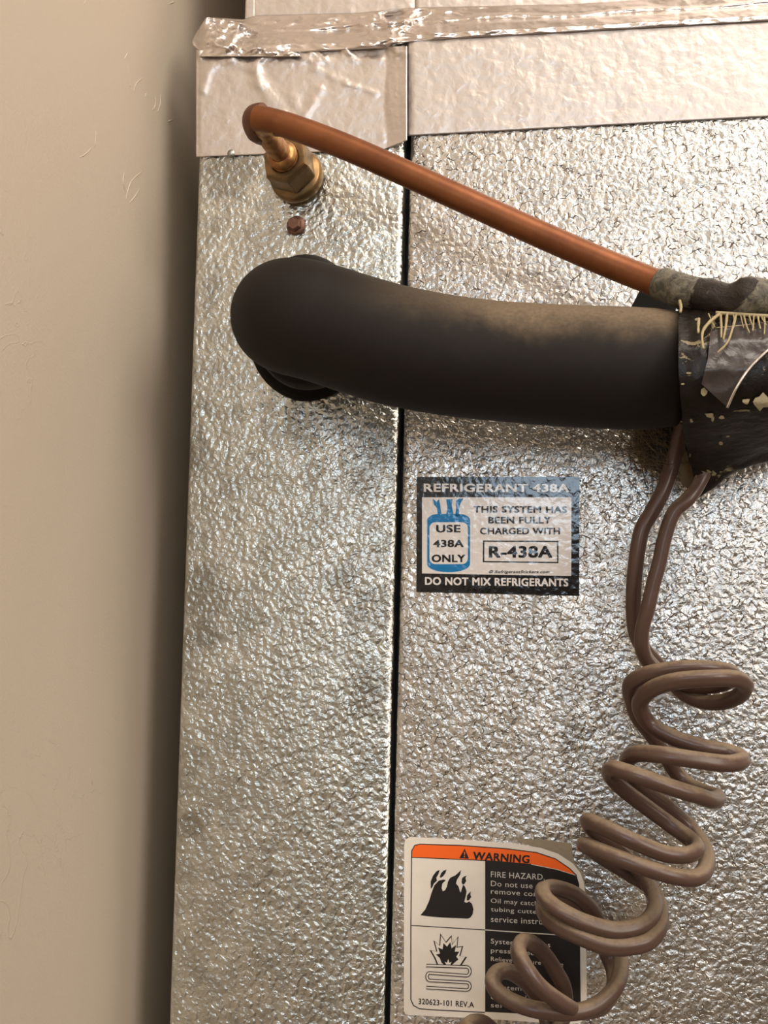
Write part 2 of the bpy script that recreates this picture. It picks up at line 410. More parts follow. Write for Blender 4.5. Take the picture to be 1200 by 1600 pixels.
def fB(u, v):     # wide strip along the wide panel
    x = 636.5+u*(1290-636.5)
    top = 62-(x-640)*.052; bot = 212-(x-640)*.0535
    y = top+(bot-top)*v
    h = .45+.18*ridged(x, y, .012, 5, 3)+.25*math.sin(v*9+u*3)*.2
    if x < 646: h -= (646-x)*.07
    if bot-y < 2: h -= .1
    return x, y, h+.25
sheet('foil_tape', 200, 60, fB, 'foil', 'smooth pinkish silver foil tape along the top edge of the wide panel')
def fC(u, v):     # crumpled strip bridging cabinet edge and duct, sloping back
    x = 331+u*(1290-331)
    top = lerp(x, [(331, 27), (380, 30), (400, 24), (560, 20), (640, 12), (900, 6), (1290, -18)])
    bot = lerp(x, [(331, 84), (460, 82), (600, 76), (636, 66), (700, 61), (1290, 28)])
    y = top+(bot-top)*v
    a = lerp(v, [(0, -11), (.45, -5.5), (.55, -2.2), (.8, 1.8), (.97, 2.0), (1, .8)])
    cr = lerp(x, [(331, .9), (470, .5), (545, 1.0), (585, 2.6), (625, 2.8), (680, 1.2), (800, .5), (1290, .35)])
    r = ridged(x, y*1.8, .016, 12, 3)-1
    h = a+cr*2.1*r*sm(v*6)*sm((1-v)*10)+1.1*math.exp(-((v-.36-.05*math.sin(x*.03))/.05)**2)*sm((x-400)/100)
    return x, y, h
sheet('foil_tape', 420, 40, fC, 'foil2', 'long crumpled shiny foil tape strip bridging the cabinet edge and the duct')
def fD(u, v):     # bunched corner piece at the far left
    x = 306+u*(470-306)-6*math.sin(v*5)*(1-u)
    top = lerp(x, [(290, 60), (306, 52), (322, 27), (340, 28), (372, 34), (420, 60), (480, 78)]); bot = 88
    y = top+(bot-top)*v
    h = -6+8*sm(v*1.3)+3.4*(ridged(x+y*.5, y*.9-x*.3, .026, 27, 3)-.9)*sm((1-v)*5)-3*sm((318-x)/14)
    return x, y, h+.9
sheet('foil_tape', 90, 40, fD, 'foil2', 'bunched wrinkled foil tape end sticking up at the upper left cabinet corner')
def fE(x0, x1, seed):
    def f(u, v):
        x = x0+u*(x1-x0); bot = lerp(x, [(380, 29), (640, 23), (900, 12), (1200, 2)]); y = -60+(bot+60)*v
        h = -12.8+.15*ridged(x, y, .02, seed, 3)
        if u > .97: h -= (u-.97)*20
        return x, y, h
    return f
sheet('foil_tape', 80, 12, fE(396, 652, 2), 'foil', 'flat foil tape piece on the duct at the top edge, left of the joint')
sheet('foil_tape', 80, 12, fE(648, 1290, 4), 'foil', 'flat foil tape piece on the duct at the top edge, right of the joint')

# ================================================================ liquid line
def circ_arc(p0, p1, p2, n=10):       # quadratic bend
    return [(1-t)**2*p0+2*t*(1-t)*p1+t*t*p2 for t in [k/n for k in range(n+1)]]
nb = P(468, 281, 0)                    # where the fitting meets the panel
ax = (P(412, 203, 40)-nb).normalized()  # direction of the stub
tip = nb+ax*.042
cp = thing('copper_pipe', 'thin bare copper pipe slanting from the brass fitting down to the black tape wrap', 'pipe', nb)
endp = P(1075, 462, 46); e0 = P(470, 206, 50)
dirp = (P(620, 269, 51)-e0).normalized()
corner = P(401, 188, 47)
path = [nb+ax*.018, nb+ax*.026, nb+ax*.034]
bend = circ_arc(nb+ax*.034, corner+Vector((-.002, 0, .001)), P(436, 195, 50), 8)
stub = path[:2]+bend
link('stub', sweep('stub', catmull(stub, 3), .0045, 24), 'braze', cp)
run = [P(401, 185, 49), P(420, 188, 50), P(470, 203, 50.5), P(560, 238, 51), P(700, 301, 51), P(830, 360, 50), P(940, 408, 51), P(1010, 436, 53), P(1075, 461, 58), P(1140, 469, 65), P(1290, 472, 68)]
rr = catmull(run, 8)
link('tube', sweep('tube', rr, .00485, 32), 'copper', cp)
# tarnished elbow socket wrapped round the bend
sock = [P(412, 214, 34), P(404, 204, 39), P(399, 192, 43.5), P(401, 184, 46), P(412, 182, 47)]
sk = catmull(sock, 6)
link('elbow', sweep('elbow', sk, [.0036+.0016*min(1, k/6) for k in range(len(sk))], 28), 'copper_dark', cp)
link('solder_bead', sweep('solder_bead', [nb+ax*.0195, nb+ax*.0205, nb+ax*.022, nb+ax*.0235], [.0062, .0066, .0062, .0046], 28), 'braze', cp)

# ================================================================ brass fitting
bf = thing('brass_fitting', 'hexagonal brass nut fitting on the panel under the copper pipe end', 'fitting', nb)
def hexnut(name, r, d0, d1, ch=.0012, rin=None):
    bm = bmesh.new(); a = (Vector((0, 0, 1))-ax*ax.z).normalized(); b = ax.cross(a)
    prof = [(r*.93, d0), (r, d0+ch), (r, d1-ch*1.6), (r*.90, d1)]
    rings = []
    for rr_, d in prof:
        rings.append([bm.verts.new(nb+ax*d+(a*math.cos(math.radians(60*k+12))+b*math.sin(math.radians(60*k+12)))*rr_) for k in range(6)])
    for A, B in zip(rings, rings[1:]):
        for k in range(6): bm.faces.new((A[k], A[(k+1) % 6], B[(k+1) % 6], B[k]))
    bm.faces.new(rings[0][::-1])
    if rin:
        ins = [[bm.verts.new(nb+ax*(d)+(a*math.cos(math.radians(15*k+12))+b*math.sin(math.radians(15*k+12)))*q) for k in range(24)] for q, d in ((rin, d1), (rin, d1-.003))]
        top = rings[-1]
        for k in range(6):
            for j in range(4):
                i0 = ins[0][(k*4+j) % 24]; i1 = ins[0][(k*4+j+1) % 24]
                if j == 3: bm.faces.new((top[k], top[(k+1) % 6], i1, i0)) if False else bm.faces.new((top[(k+1) % 6], i1, i0))
                else: bm.faces.new((top[k] if j < 2 else top[(k+1) % 6], i1, i0))
            bm.faces.new((top[k], top[(k+1) % 6], ins[0][(k*4+2) % 24]))
        for k in range(24): bm.faces.new((ins[0][k], ins[0][(k+1) % 24], ins[1][(k+1) % 24], ins[1][k]))
        bm.faces.new(ins[1])
    else: bm.faces.new(rings[-1])
    bmesh.ops.recalc_face_normals(bm, faces=bm.faces)
    bmesh.ops.bevel(bm, geom=[e for e in bm.edges if e.calc_length() > .0035 and len(e.link_faces) == 2 and e.calc_face_angle(0) > .4], offset=.0003, segments=2, affect='EDGES')
    return bm_mesh(name, bm)
link('body', lathe('body', [(.0108, 0), (.0118, .0015), (.0118, .0045), (.0108, .0062)], nb, ax, 48), 'brass', bf)
link('flare_nut', hexnut('flare_nut', .0108, .0065, .0185, rin=.0066), 'brass', bf, smooth=False)
link('collar', lathe('collar', [(.0062, .015), (.0062, .0188), (.0056, .0195)], nb, ax, 32), 'braze', bf)

# ================================================================ screws
def screw(px, py, r, hh, label, m):
    b = P(px, py, 0); a = Vector((-.05, -1, .03)).normalized(); t = thing('screw', label, 'screw', b)
    link('washer', lathe('washer', [(r*1.0, 0), (r*1.02, .0006), (r*.94, .0013)], b, a, 28), m, t)
    link('screw_head', lathe('screw_head', [(r*.74, .0011), (r*.76, .0012), (r*.74, hh*.75), (r*.6, hh)], b+Vector((-.0002, 0, 0)), a, 6), m, t, smooth=False)
screw(463, 353, .0042, .0036, 'small rusty brown hex screw on the narrow panel below the brass nut', 'screw')
screw(362, 241, .0017, .001, 'tiny screw head half hidden by the lower edge of the foil tape', 'sheet_left')

# ================================================================ insulated suction line
rg = tag(link('rubber_grommet', sweep('rubber_grommet', [P(486, 533, 0), P(486, 533, 2.2), P(486, 532, 3.2)], [.0262, .0262, .0245], 48), 'rubber', origin=P(486, 533, 0)),
         'flat black rubber ring against the panel around the insulated pipe', 'grommet')
fp = thing('insulated_pipe', 'thick black foam-insulated pipe running from the panel to the tape wrap', 'pipe', P(486, 520, 0))
def egg(p, c): 
    d = p-c; return c+Vector((d.x*.92, d.y, d.z*1.12))
link('collar', sweep('collar', [P(490, 508, 1), P(484, 507, 12), P(478, 504, 24), P(470, 500, 38)], [.0232, .0245, .0245, .022], 48, warp=egg), 'foam', fp)
cen = [P(474, 506, 12), P(462, 501, 26), P(449, 496, 37), P(449, 494, 46), P(462, 496, 52), P(486, 501, 54), P(520, 511, 54), P(560, 524, 54), P(620, 541, 53.5), P(700, 556, 52.5), P(780, 565, 51), P(880, 572, 50.5), P(980, 576, 50), P(1060, 577, 50), P(1140, 576, 50), P(1290, 572, 49)]
cc = catmull(cen, 8)
L = len(cc); rad = []
for i in range(L):
    t = i/8
    rad.append(lerp(t, [(0, .0205), (2, .0215), (4, .0222), (6, .0222), (8, .0222), (10, .0219), (12, .0219), (12.5, .0215), (13.0, .0203), (13.1, .017), (15, .016)]))
def squish(p, c):
    d = p-c; q = 1+.012*noise.noise(c*30); return c+d*q
link('foam_sleeve', sweep('foam_sleeve', cc, rad, 64, warp=squish), 'foam', fp)

# ================================================================ tape wrap
wr = thing('tape_wrap', 'bundle of black tape wrapped round both pipes at the right edge, with frayed threads', 'tape', P(1130, 600, 30))
cols = [  # px column top..: list of ring control points (px,py,h)
 [(1060, 470, 46), (1060, 482, 63), (1060, 530, 76), (1060, 578, 79), (1064, 630, 75), (1067, 668, 62), (1074, 705, 42), (1083, 745, 30), (1090, 777, 24), (1088, 765, 18), (1075, 690, 14), (1066, 600, 18), (1060, 520, 28)],
 [(1100, 466, 46), (1100, 480, 64), (1100, 530, 77), (1100, 578, 80), (1104, 630, 76), (1108, 668, 62), (1112, 700, 44), (1118, 735, 31), (1124, 756, 24), (1120, 745, 17), (1110, 690, 14), (1104, 600, 18), (1100, 520, 28)],
 [(1145, 464, 46), (1145, 479, 65), (1145, 530, 77), (1145, 578, 80), (1148, 630, 76), (1150, 665, 62), (1150, 695, 46), (1150, 722, 33), (1152, 737, 26), (1150, 728, 18), (1148, 680, 14), (1147, 600, 18), (1145, 520, 28)],
 [(1210, 462, 46), (1210, 478, 65), (1210, 530, 77), (1210, 578, 80), (1210, 625, 76), (1210, 660, 62), (1210, 688, 47), (1210, 708, 34), (1210, 719, 27), (1210, 710, 18), (1210, 670, 14), (1210, 600, 18), (1210, 520, 28)],
 [(1290, 460, 46), (1290, 478, 65), (1290, 530, 77), (1290, 578, 80), (1290, 620, 76), (1290, 650, 62), (1290, 672, 47), (1290, 690, 34), (1290, 700, 27), (1290, 690, 18), (1290, 650, 14), (1290, 600, 18), (1290, 520, 28)]]
def closed(pts, sub=5):
    n = len(pts); out = []
    for i in range(n):
        p0, p1, p2, p3 = pts[i-1], pts[i], pts[(i+1) % n], pts[(i+2) % n]
        for k in range(sub):
            t = k/sub; out.append(.5*((2*p1)+(p2-p0)*t+(2*p0-5*p1+4*p2-p3)*t*t+(3*p1-p0-3*p2+p3)*t**3))
    return out
rings = [closed([P(*q) for q in c]) for c in cols]; ns = len(rings[0])
long = [catmull([r[k] for r in rings], 9) for k in range(ns)]; nl = len(long[0])
V = []; 
for i in range(nl):
    for k in range(ns):
        p = long[k][i]; q = 0.0009*noise.noise(p*120)+.0005*noise.noise(p*300); V.append(p+Vector((0, -q, q)))
F = [(i*ns+k, i*ns+(k+1) % ns, (i+1)*ns+(k+1) % ns, (i+1)*ns+k) for i in range(nl-1) for k in range(ns)]
link('wrap_layer', mesh('wrap_layer', V, F), 'wrap', wr)
# upper layer round the copper pipe
up = [P(1026, 440, 54.5), P(1042, 446, 56), P(1070, 456, 60), P(1110, 465, 63), P(1150, 470, 66), P(1185, 467, 67), P(1225, 471, 68), P(1290, 472, 68)]
uc = catmull(up, 8); ur = [lerp(i/8, [(0, .0050), (.5, .0056), (1, .0057), (2, .0060), (3, .0062), (3.7, .0056), (4.2, .0072), (5, .0074), (6.2, .0060), (7, .006)]) for i in range(len(uc))]
def rough(p, c):
    d = p-c; return c+d*(1+.16*noise.noise(p*110)+.08*noise.noise(p*320))
lay = link('smeared_layer', sweep('smeared_layer', uc, ur, 48, warp=rough), 'smear', wr); lay['label'] = 'grey adhesive-smeared tape layer round the copper pipe'
# peeled corner
pk = []
for (x, y, h) in [(1012, 417, 49), (1026, 424, 52), (1040, 428, 55), (1038, 418, 52), (1042, 428, 54), (1066, 440, 57), (1060, 452, 59), (1030, 446, 58), (1022, 440, 57)]: pk.append(P(x, y, h))
me = mesh('peeled_edge', pk+[p+Vector((0, .0006, 0)) for p in pk], [tuple(range(9)), tuple(range(17, 8, -1))]+[(i, (i+1) % 9, 9+(i+1) % 9, 9+i) for i in range(9)])
link('peeled_edge', me, 'grey_tape', wr, smooth=False)
# back layer seen between the pipes
me = flat('under_layer', [(1000, 453), (1056, 470), (1056, 494), (984, 494), (986, 480)], 29, 3); link('under_layer', me, 'rubber', wr, smooth=False)
# glossy tape facet, its reflection painted in as grey
pts = [(1096, 600), (1106, 560), (1110, 518), (1150, 508), (1230, 498), (1230, 520), (1200, 546), (1170, 576), (1150, 606), (1136, 636), (1118, 620)]
hh = [80.3, 80, 77, 75.5, 74.5, 77, 79.5, 81.3, 81.3, 78.3, 80]
def drape(name, pts, hf, th=.5):
    """polygon in photo pixels, finely cut and laid over the relief hf(x, y)"""
    bm = bmesh.new(); vs = [bm.verts.new((x, y, 0)) for x, y in pts]
    for t in tessellate_polygon([[Vector((x, y, 0)) for x, y in pts]]):
        bm.faces.new([vs[k] for k in t])
    for _ in range(4):
        long_ = [e for e in bm.edges if e.calc_length() > 9]
        if not long_: break
        bmesh.ops.subdivide_edges(bm, edges=long_, cuts=1, use_grid_fill=True)
        bmesh.ops.triangulate(bm, faces=bm.faces)
    bmesh.ops.recalc_face_normals(bm, faces=bm.faces)
    bmesh.ops.solidify(bm, geom=list(bm.faces), thickness=.01) if False else None
    for v in bm.verts: v.co = P(v.co.x, v.co.y, hf(v.co.x, v.co.y)+th)
    bm.normal_update(); bm.faces.ensure_lookup_table()
    if bm.faces[0].normal.y > 0: bmesh.ops.reverse_faces(bm, faces=bm.faces)
    me = bpy.data.meshes.new(name); bm.to_mesh(me); bm.free(); return me
WH = [(470, 50), (480, 64), (500, 70), (530, 77), (578, 80), (630, 76), (655, 69), (668, 62), (700, 45), (730, 32), (760, 25)]
def wrap_h(x, y): return lerp(y, WH)+.5
def patch_h(x, y): return wrap_h(x, y)+.5+1.1*ridged(x, y, .02, 31, 3)*.6
gp = link('tape_patch', drape('tape_patch', pts, patch_h), 'grey_tape', wr); gp['label'] = 'glossy taut tape facet, reflection painted grey'
# bright folded rim of the facet and adhesive flakes
link('folded_rim', sweep('folded_rim', catmull([P(1234, 520, 79), P(1200, 547, 81.4), P(1170, 577, 82), P(1150, 607, 82), P(1136, 637, 79.5)], 5), .0005, 6), 'foil2', wr)
for i, (x, y, w_, hgt) in enumerate([(1100, 611, 11, 14), (1109, 649, 16, 9), (1128, 652, 9, 6), (1080, 658, 5, 6), (1166, 627, 12, 9), (1190, 628, 24, 26), (1126, 693, 6, 7), (1067, 600, 6, 4), (1076, 583, 8, 3), (1114, 655, 5, 9), (1137, 682, 6, 3)]):
    pg = [(x+w_/2*math.cos(a)*random.uniform(.6, 1.25), y+hgt/2*math.sin(a)*random.uniform(.6, 1.25)) for a in [k*math.pi/5 for k in range(10)]]
    me = drape('adhesive_flake', pg, wrap_h, .7); link('adhesive_flake', me, 'tan', wr, smooth=False)
# frayed threads
TH = [([(1092, 498), (1091, 510), (1091, 520)], .0007), ([(1124, 491), (1110, 502), (1099, 516), (1097, 530), (1099, 545)], .0008),
      ([(1126, 492), (1127, 510), (1127, 528)], .0006), ([(1136, 490), (1134, 510), (1130, 531)], .0006), ([(1150, 492), (1144, 515), (1136, 536), (1120, 552)], .0006),
      ([(1157, 492), (1160, 505), (1162, 512)], .0003), ([(1162, 492), (1166, 508), (1171, 520)], .0004), ([(1170, 492), (1174, 505), (1178, 512)], .0004),
      ([(1178, 492), (1177, 506), (1176, 517)], .0004), ([(1184, 494), (1186, 505), (1188, 514)], .0005), ([(1194, 496), (1195, 508), (1194, 523)], .0004),
      ([(1107, 490), (1112, 502), (1117, 511)], .0003), ([(1120, 512), (1150, 509), (1172, 507)], .0002), ([(1190, 494), (1192, 500), (1198, 508)], .0003), ([(1146, 492), (1147, 500), (1145, 507)], .0003),
      ([(1062, 470), (1064, 480), (1063, 488)], .0008)]
for pp, r in TH:
    q = catmull([P(x, y, lerp(y, [(480, 68), (492, 71.5), (500, 74.5), (530, 81), (560, 83.5)])+random.uniform(0, 1)) for x, y in pp], 5)
    link('thread', sweep('thread', q, [.8*r*(1-.35*i/len(q))*(.85+.3*random.random()) for i in range(len(q))], 6), 'thread', wr)
hem = catmull([P(1118, 489, 70), P(1150, 491, 71), P(1180, 493, 72), P(1215, 495, 72), P(1290, 499, 72)], 5)
link('hem_cord', sweep('hem_cord', hem, .0007, 8), 'thread', wr)

# ================================================================ fluff below the sleeve
V, F = [], []
fc = P(1030, 700, 8)
for k in range(520):
    p = P(random.gauss(1025, 26), random.gauss(694, 19), random.uniform(1, 24))
    d = Vector((random.gauss(0, 1), random.gauss(0, .5), random.gauss(0, .8))).normalized()*.0045; pts = [p, p+d, p+d*2+Vector((random.gauss(0, .002), 0, random.gauss(0, .002)))]
    s = Vector((.00012, 0, .0001)); b = len(V)
    for q in pts: V += [q-s, q+s, q+Vector((0, -.00015, 0))]
    for j in range(2):
        for m_ in range(3): F.append((b+j*3+m_, b+j*3+(m_+1) % 3, b+j*3+3+(m_+1) % 3, b+j*3+3+m_))
fl = tag(link('fibre_tuft', mesh('fibre_tuft', V, F), 'fluff', origin=fc), 'dark brown tangle of fibres and dust below the foam sleeve by the tape wrap', 'fibres', kind='stuff')
bk = []
shade_lump = thing('shaded_backing', 'dark lump added for the shaded tape backing behind the brown cables under the foam pipe', 'sealant', P(1035, 690, 0))  # dark lump added to give the shade behind the fibres
me = bpy.data.meshes.new('lump'); bm = bmesh.new(); bmesh.ops.create_icosphere(bm, subdivisions=4, radius=1)
c0 = P(1045, 682, 8)
for v in bm.verts:
    d = v.co.copy(); q = 1+.25*noise.noise(d*2.2)+.1*noise.noise(d*6)
    v.co = c0+Vector((d.x*.0125*q, max(d.y*.0085, -.02)*q, d.z*.0155*q-.25*d.x*.012))
    if v.co.y > 0.0: v.co.y = 0.0
bm.to_mesh(me); bm.free(); link('lump', me, 'wrap', shade_lump)
me = flat('flap', [(1052, 722), (1068, 690), (1092, 776), (1085, 772), (1066, 757)], 22, 1.0); link('flap', me, 'fluff', shade_lump, smooth=False)

# ================================================================ thermostat cable
tc = thing('thermostat_cable', 'long brown twin cable hanging from the tape wrap in dusty loose coils', 'cable', P(1030, 1000, 0))
S1 = [(1068, 660, 26), (1060, 690, 24), (1050, 726, 22), (1036, 767, 24), (1018, 801, 25), (1003, 828, 26), (995, 869, 26), (990.6, 914, 25), (990, 959, 23), (994, 990, 21), (1006, 1014, 18), (1024, 1034, 15),
      (1046, 1060, 13), (1070, 1084, 14), (1098, 1096, 18), (1128, 1097, 26), (1155, 1087, 35), (1165, 1072, 44), (1149, 1061, 51), (1110, 1060, 55), (1057, 1064, 55), (1018, 1077, 51), (1000, 1099, 45), (1012, 1128, 41),
      (1047, 1150, 42), (1097, 1167, 43), (1136, 1174, 41), (1160, 1186, 44), (1138, 1193, 52), (1084, 1187, 56), (1031, 1179, 56), (994, 1178, 50), (979, 1191, 42), (986, 1212, 33),
      (1010, 1238, 25), (1044, 1262, 19), (1078, 1293, 17), (1098, 1320, 23), (1105, 1346, 36), (1094, 1368, 48), (1070, 1372, 54), (1027, 1362, 57), (970, 1342, 57), (930, 1327, 53), (914, 1320, 46), (922, 1326, 36),
      (950, 1345, 22), (988, 1368, 17), (1018, 1388, 20), (1030, 1412, 28), (1033, 1440, 38), (1022, 1463, 46), (1000, 1476, 50), (953, 1480, 53), (907, 1464, 53), (870, 1446, 50), (851, 1426, 44), (852, 1408, 36), (880, 1405, 24), (915, 1422, 16),
      (945, 1452, 11), (965, 1482, 16), (970, 1512, 28), (960, 1545, 39), (928, 1573, 46), (887, 1582, 50), (840, 1578, 52), (805, 1567, 51), (779, 1551, 49), (770, 1533, 46), (779, 1519, 40), (798, 1519, 32), (826, 1540, 22), (850, 1580, 16), (852, 1640, 22), (800, 1700, 30)]
S2 = [(1112, 712, 28), (1096, 748, 28), (1077, 778, 31), (1053, 801, 32), (1039, 839, 32), (1030, 880, 32), (1020, 916, 32), (1012, 952, 32), (1004, 981, 31), (1003, 1010, 29), (1012, 1032, 25), (1034, 1052, 20), (1070, 1068, 17), (1110, 1072, 20),
      (1140, 1064, 28), (1144, 1052, 38), (1126, 1047, 45), (1084, 1044, 48), (1036, 1048, 48), (1002, 1057, 46), (985, 1071, 42), (988, 1095, 35), (997, 1121, 29), (1018, 1148, 23), (1036, 1174, 18), (1054, 1204, 14), (1076, 1226, 15), (1102, 1238, 22), (1122, 1245, 34),
      (1112, 1250, 46), (1090, 1243, 52), (1057, 1233, 55), (1005, 1215, 57), (972, 1204, 55), (955, 1201, 50), (954, 1212, 42), (975, 1234, 37), (1010, 1261, 34), (1048, 1289, 33), (1080, 1313, 37), (1088, 1328, 46), (1070, 1336, 51), (1036, 1333, 54),
      (984, 1312, 56), (942, 1292, 53), (919, 1283, 47), (925, 1295, 38), (948, 1312, 28), (976, 1335, 22), (1004, 1368, 23), (1022, 1402, 30), (1020, 1428, 40), (1000, 1446, 47), (960, 1453, 51), (913, 1441, 53), (871, 1420, 52), (851, 1402, 48), (850, 1389, 42), (868, 1387, 33),
      (898, 1397, 24), (922, 1418, 18), (938, 1448, 11), (946, 1485, 9), (958, 1516, 12), (958, 1546, 22), (938, 1574, 36), (905, 1581, 46), (877, 1567, 54), (845, 1543, 58), (822, 1513, 58), (810, 1487, 54), (816, 1472, 47), (833, 1475, 39), (852, 1493, 31), (868, 1517, 25), (882, 1547, 20), (880, 1590, 20),
      (850, 1635, 32), (790, 1640, 48), (745, 1618, 54), (728, 1608, 50), (738, 1598, 43), (760, 1602, 34), (790, 1640, 22), (800, 1700, 24)]
def groove(th):   # two cores side by side under one skin
    return 1.10-.13*math.exp(-((math.cos(th))/.22)**2)+.05*abs(math.cos(th))
for pth, r in ((S1, .00262), (S2, .00258)):
    q = catmull([P(*p) for p in pth], 7)
    link('strand', sweep('strand', q, r, 22, prof=groove), 'cable', tc)

# ================================================================ sticker 1
st = thing('refrigerant_sticker', 'glossy black and white refrigerant sticker with a blue cylinder on the wide panel', 'sticker', P(778, 838, .5))
H0 = .55
def part(name, me, m, label=None, par=None):
    o = link(name, me, m, par or st, smooth=False)
    if label: o['label'] = label
    return o
part('backing', flat('backing', [(651, 745), (905.5, 745), (905, 931), (650.5, 925)], H0, .45), 'lab_black')
part('white_field', flat('white_field', [(659.5, 777), (893, 777), (892.5, 900), (659.5, 896)], H0+.08), 'lab_white')
# gas cylinder
def cylp(x0, y0, x1, y1, rt, rb):
    p = []
    for k in range(9): a = math.radians(180+90*k/8); p.append((x0+rt+rt*math.cos(a), y0+rt*.55+rt*.55*math.sin(a)))
    for k in range(9): a = math.radians(270+90*k/8); p.append((x1-rt+rt*math.cos(a), y0+rt*.55+rt*.55*math.sin(a)))
    for k in range(9): a = math.radians(0+90*k/8); p.append((x1-rb+rb*math.cos(a), y1-rb*.4+rb*.4*math.sin(a)))
    for k in range(9): a = math.radians(90+90*k/8); p.append((x0+rb+rb*math.cos(a), y1-rb*.4+rb*.4*math.sin(a)))
    return p
part('cylinder_emblem', flat('cylinder_emblem', cylp(667.5, 803, 734.5, 894, 18, 32), H0+.14), 'lab_blue')
for nm, pg in (('valve_shape', [(676, 779), (682, 784), (686, 780), (688, 790), (690, 805), (684, 806), (683, 794), (678, 788)]),
               ('valve_shape', [(697, 780), (707, 780), (706, 790), (709, 806), (697, 806), (699, 792)]),
               ('valve_shape', [(712, 783), (717, 779), (724, 779), (719, 787), (717, 796), (718, 806), (711, 806), (713, 793)])):
    part(nm, flat(nm, pg, H0+.14), 'lab_blue')
part('cylinder_window', flat('cylinder_window', rrect(671, 816, 731, 881.5, 9), H0+.20), 'lab_white')
def T(s, x0, y0, x1, y1, m, h, bold=.03, par=None, dy=0, name='lettering', skew=0, dx=0):
    return part(name, text(s, (x0, y0), (x1, y0+dy), (x0+dx, y1), h, bold, skew=skew), m, par=par)
T('USE', 681.5, 820, 719.5, 832, 'lab_black', H0+.26, .045)
T('438A', 677, 843.5, 724.5, 855, 'lab_black', H0+.26, .045)
T('ONLY', 674.5, 866.5, 727, 878.5, 'lab_black', H0+.26, .045)
T('REFRIGERANT 438A', 662, 755.5, 889, 768.5, 'lab_white', H0+.10, .04, dy=.5)
T('THIS SYSTEM HAS', 740, 790.5, 886, 801, 'lab_black', H0+.16, .04, dy=.5)
T('BEEN FULLY', 763, 807.5, 861, 818, 'lab_black', H0+.16, .04)
T('CHARGED WITH', 750, 824.5, 875, 835, 'lab_black', H0+.16, .04)
T('R-438A', 764, 853, 863, 871.5, 'lab_black', H0+.16, .045)
T('© RefrigerantStickers.com', 764, 891, 859, 897, 'lab_black', H0+.16, .03, skew=.3)
T('DO NOT MIX REFRIGERANTS', 664, 901.5, 888, 914, 'lab_white', H0+.10, .045, dy=2.5)
for pg in ([(754.5, 844.5), (872.5, 845), (872.5, 847), (754.5, 846.5)], [(754.5, 876.5), (872.5, 878), (872.5, 880), (754.5, 878.5)], [(754.5, 844.5), (756.7, 844.5), (756.7, 878.5), (754.5, 878.5)], [(870.4, 845), (872.5, 845), (872.5, 880), (870.4, 880)]):
    part('frame_line', flat('frame_line', pg, H0+.16), 'lab_black')

# ================================================================ sticker 2
ws = thing('warning_sticker', 'white, orange and black fire warning sticker at the bottom, partly behind the cable coils', 'sticker', P(770, 1450, .4))
W0 = .45
outer = [(631, 1580), (631.5, 1322), (633, 1312), (640, 1308), (700, 1311), (760, 1315), (810, 1319), (845, 1325), (872, 1334), (895, 1349), (907, 1364), (912, 1378), (914.5, 1395), (916, 1480), (917, 1575), (915, 1592), (905, 1599), (880, 1600), (760, 1592), (640, 1586), (634, 1585)]
part('backing', flat('backing', outer, W0, .35), 'wrn_white', par=ws)
part('glue_residue', flat('glue_residue', [(800, 1310), (850, 1312), (893, 1318), (896, 1345), (912, 1365), (914, 1388), (890, 1380), (850, 1330)], .38, .25), 'glue', par=ws)
# top band (orange) with thin black outline
inner = [(643, 1339), (643.5, 1329), (648, 1321), (656, 1319), (720, 1321), (790, 1326), (838, 1332), (868, 1342), (890, 1357), (901, 1367.5)]
part('header_band', flat('header_band', inner+[(870, 1358), (830, 1350), (790, 1346.5), (758, 1344)], W0+.08), 'wrn_orange', par=ws)
part('text_panel', flat('text_panel', [(758, 1345), (790, 1347.5), (830, 1351), (870, 1359), (901, 1368.5), (905, 1382), (906, 1440), (907.5, 1585), (907, 1588), (758, 1581)], W0+.08), 'wrn_black', par=ws)
def line(pts, wd, m='wrn_black', h=.11, par=ws, name='border_line'):
    V = []; n = len(pts)
    for i, (x, y) in enumerate(pts):
        a = pts[max(i-1, 0)]; b = pts[min(i+1, n-1)]; dx, dy = b[0]-a[0], b[1]-a[1]; l = math.hypot(dx, dy) or 1
        V += [P(x-dy/l*wd/2, y+dx/l*wd/2, W0+h), P(x+dy/l*wd/2, y-dx/l*wd/2, W0+h)]
    F = [(2*i+2, 2*i+3, 2*i+1, 2*i) for i in range(n-1)]
    me = mesh(name, V, F)
    bm = bmesh.new(); bm.from_mesh(me); bm.normal_update(); bm.faces.ensure_lookup_table()
    if bm.faces[0].normal.y > 0: bmesh.ops.reverse_faces(bm, faces=bm.faces)
    bm.to_mesh(me); bm.free()
    return part(name, me, m, par=par)
line([(758, 1582), (670, 1577.5), (655, 1576), (646, 1571), (642, 1562), (642, 1450), (643, 1339), (643.5, 1329), (648, 1321), (656, 1319), (720, 1321), (790, 1326), (838, 1332), (868, 1342), (890, 1357), (901, 1368)], 1.5)
line([(643, 1339.5), (700, 1342), (758, 1344.5), (790, 1347), (830, 1350.5)], 1.3)
line([(643, 1446), (758, 1453)], 1.3)
line([(758, 1453), (830, 1458), (907, 1463)], 1.6, 'wrn_text')
def C(pts): return [(600+x*.3, 1280+y*.3) for x, y in pts]
fa = C([(392, 203), (420, 153), (443, 206)]); part('alert_triangle', flat('alert_triangle', fa, W0+.13), 'wrn_black', par=ws)
part('alert_mark', flat('alert_mark', C([(416, 170), (423, 170), (421, 188), (418, 188)]), W0+.16), 'wrn_orange', par=ws)
part('alert_mark', flat('alert_mark', C([(416, 192), (422, 192), (422, 198), (416, 198)]), W0+.16), 'wrn_orange', par=ws)
T('WARNING', 739.5, 1330.5, 828, 1343, 'wrn_black', W0+.13, .045, ws, dy=6, dx=-1)
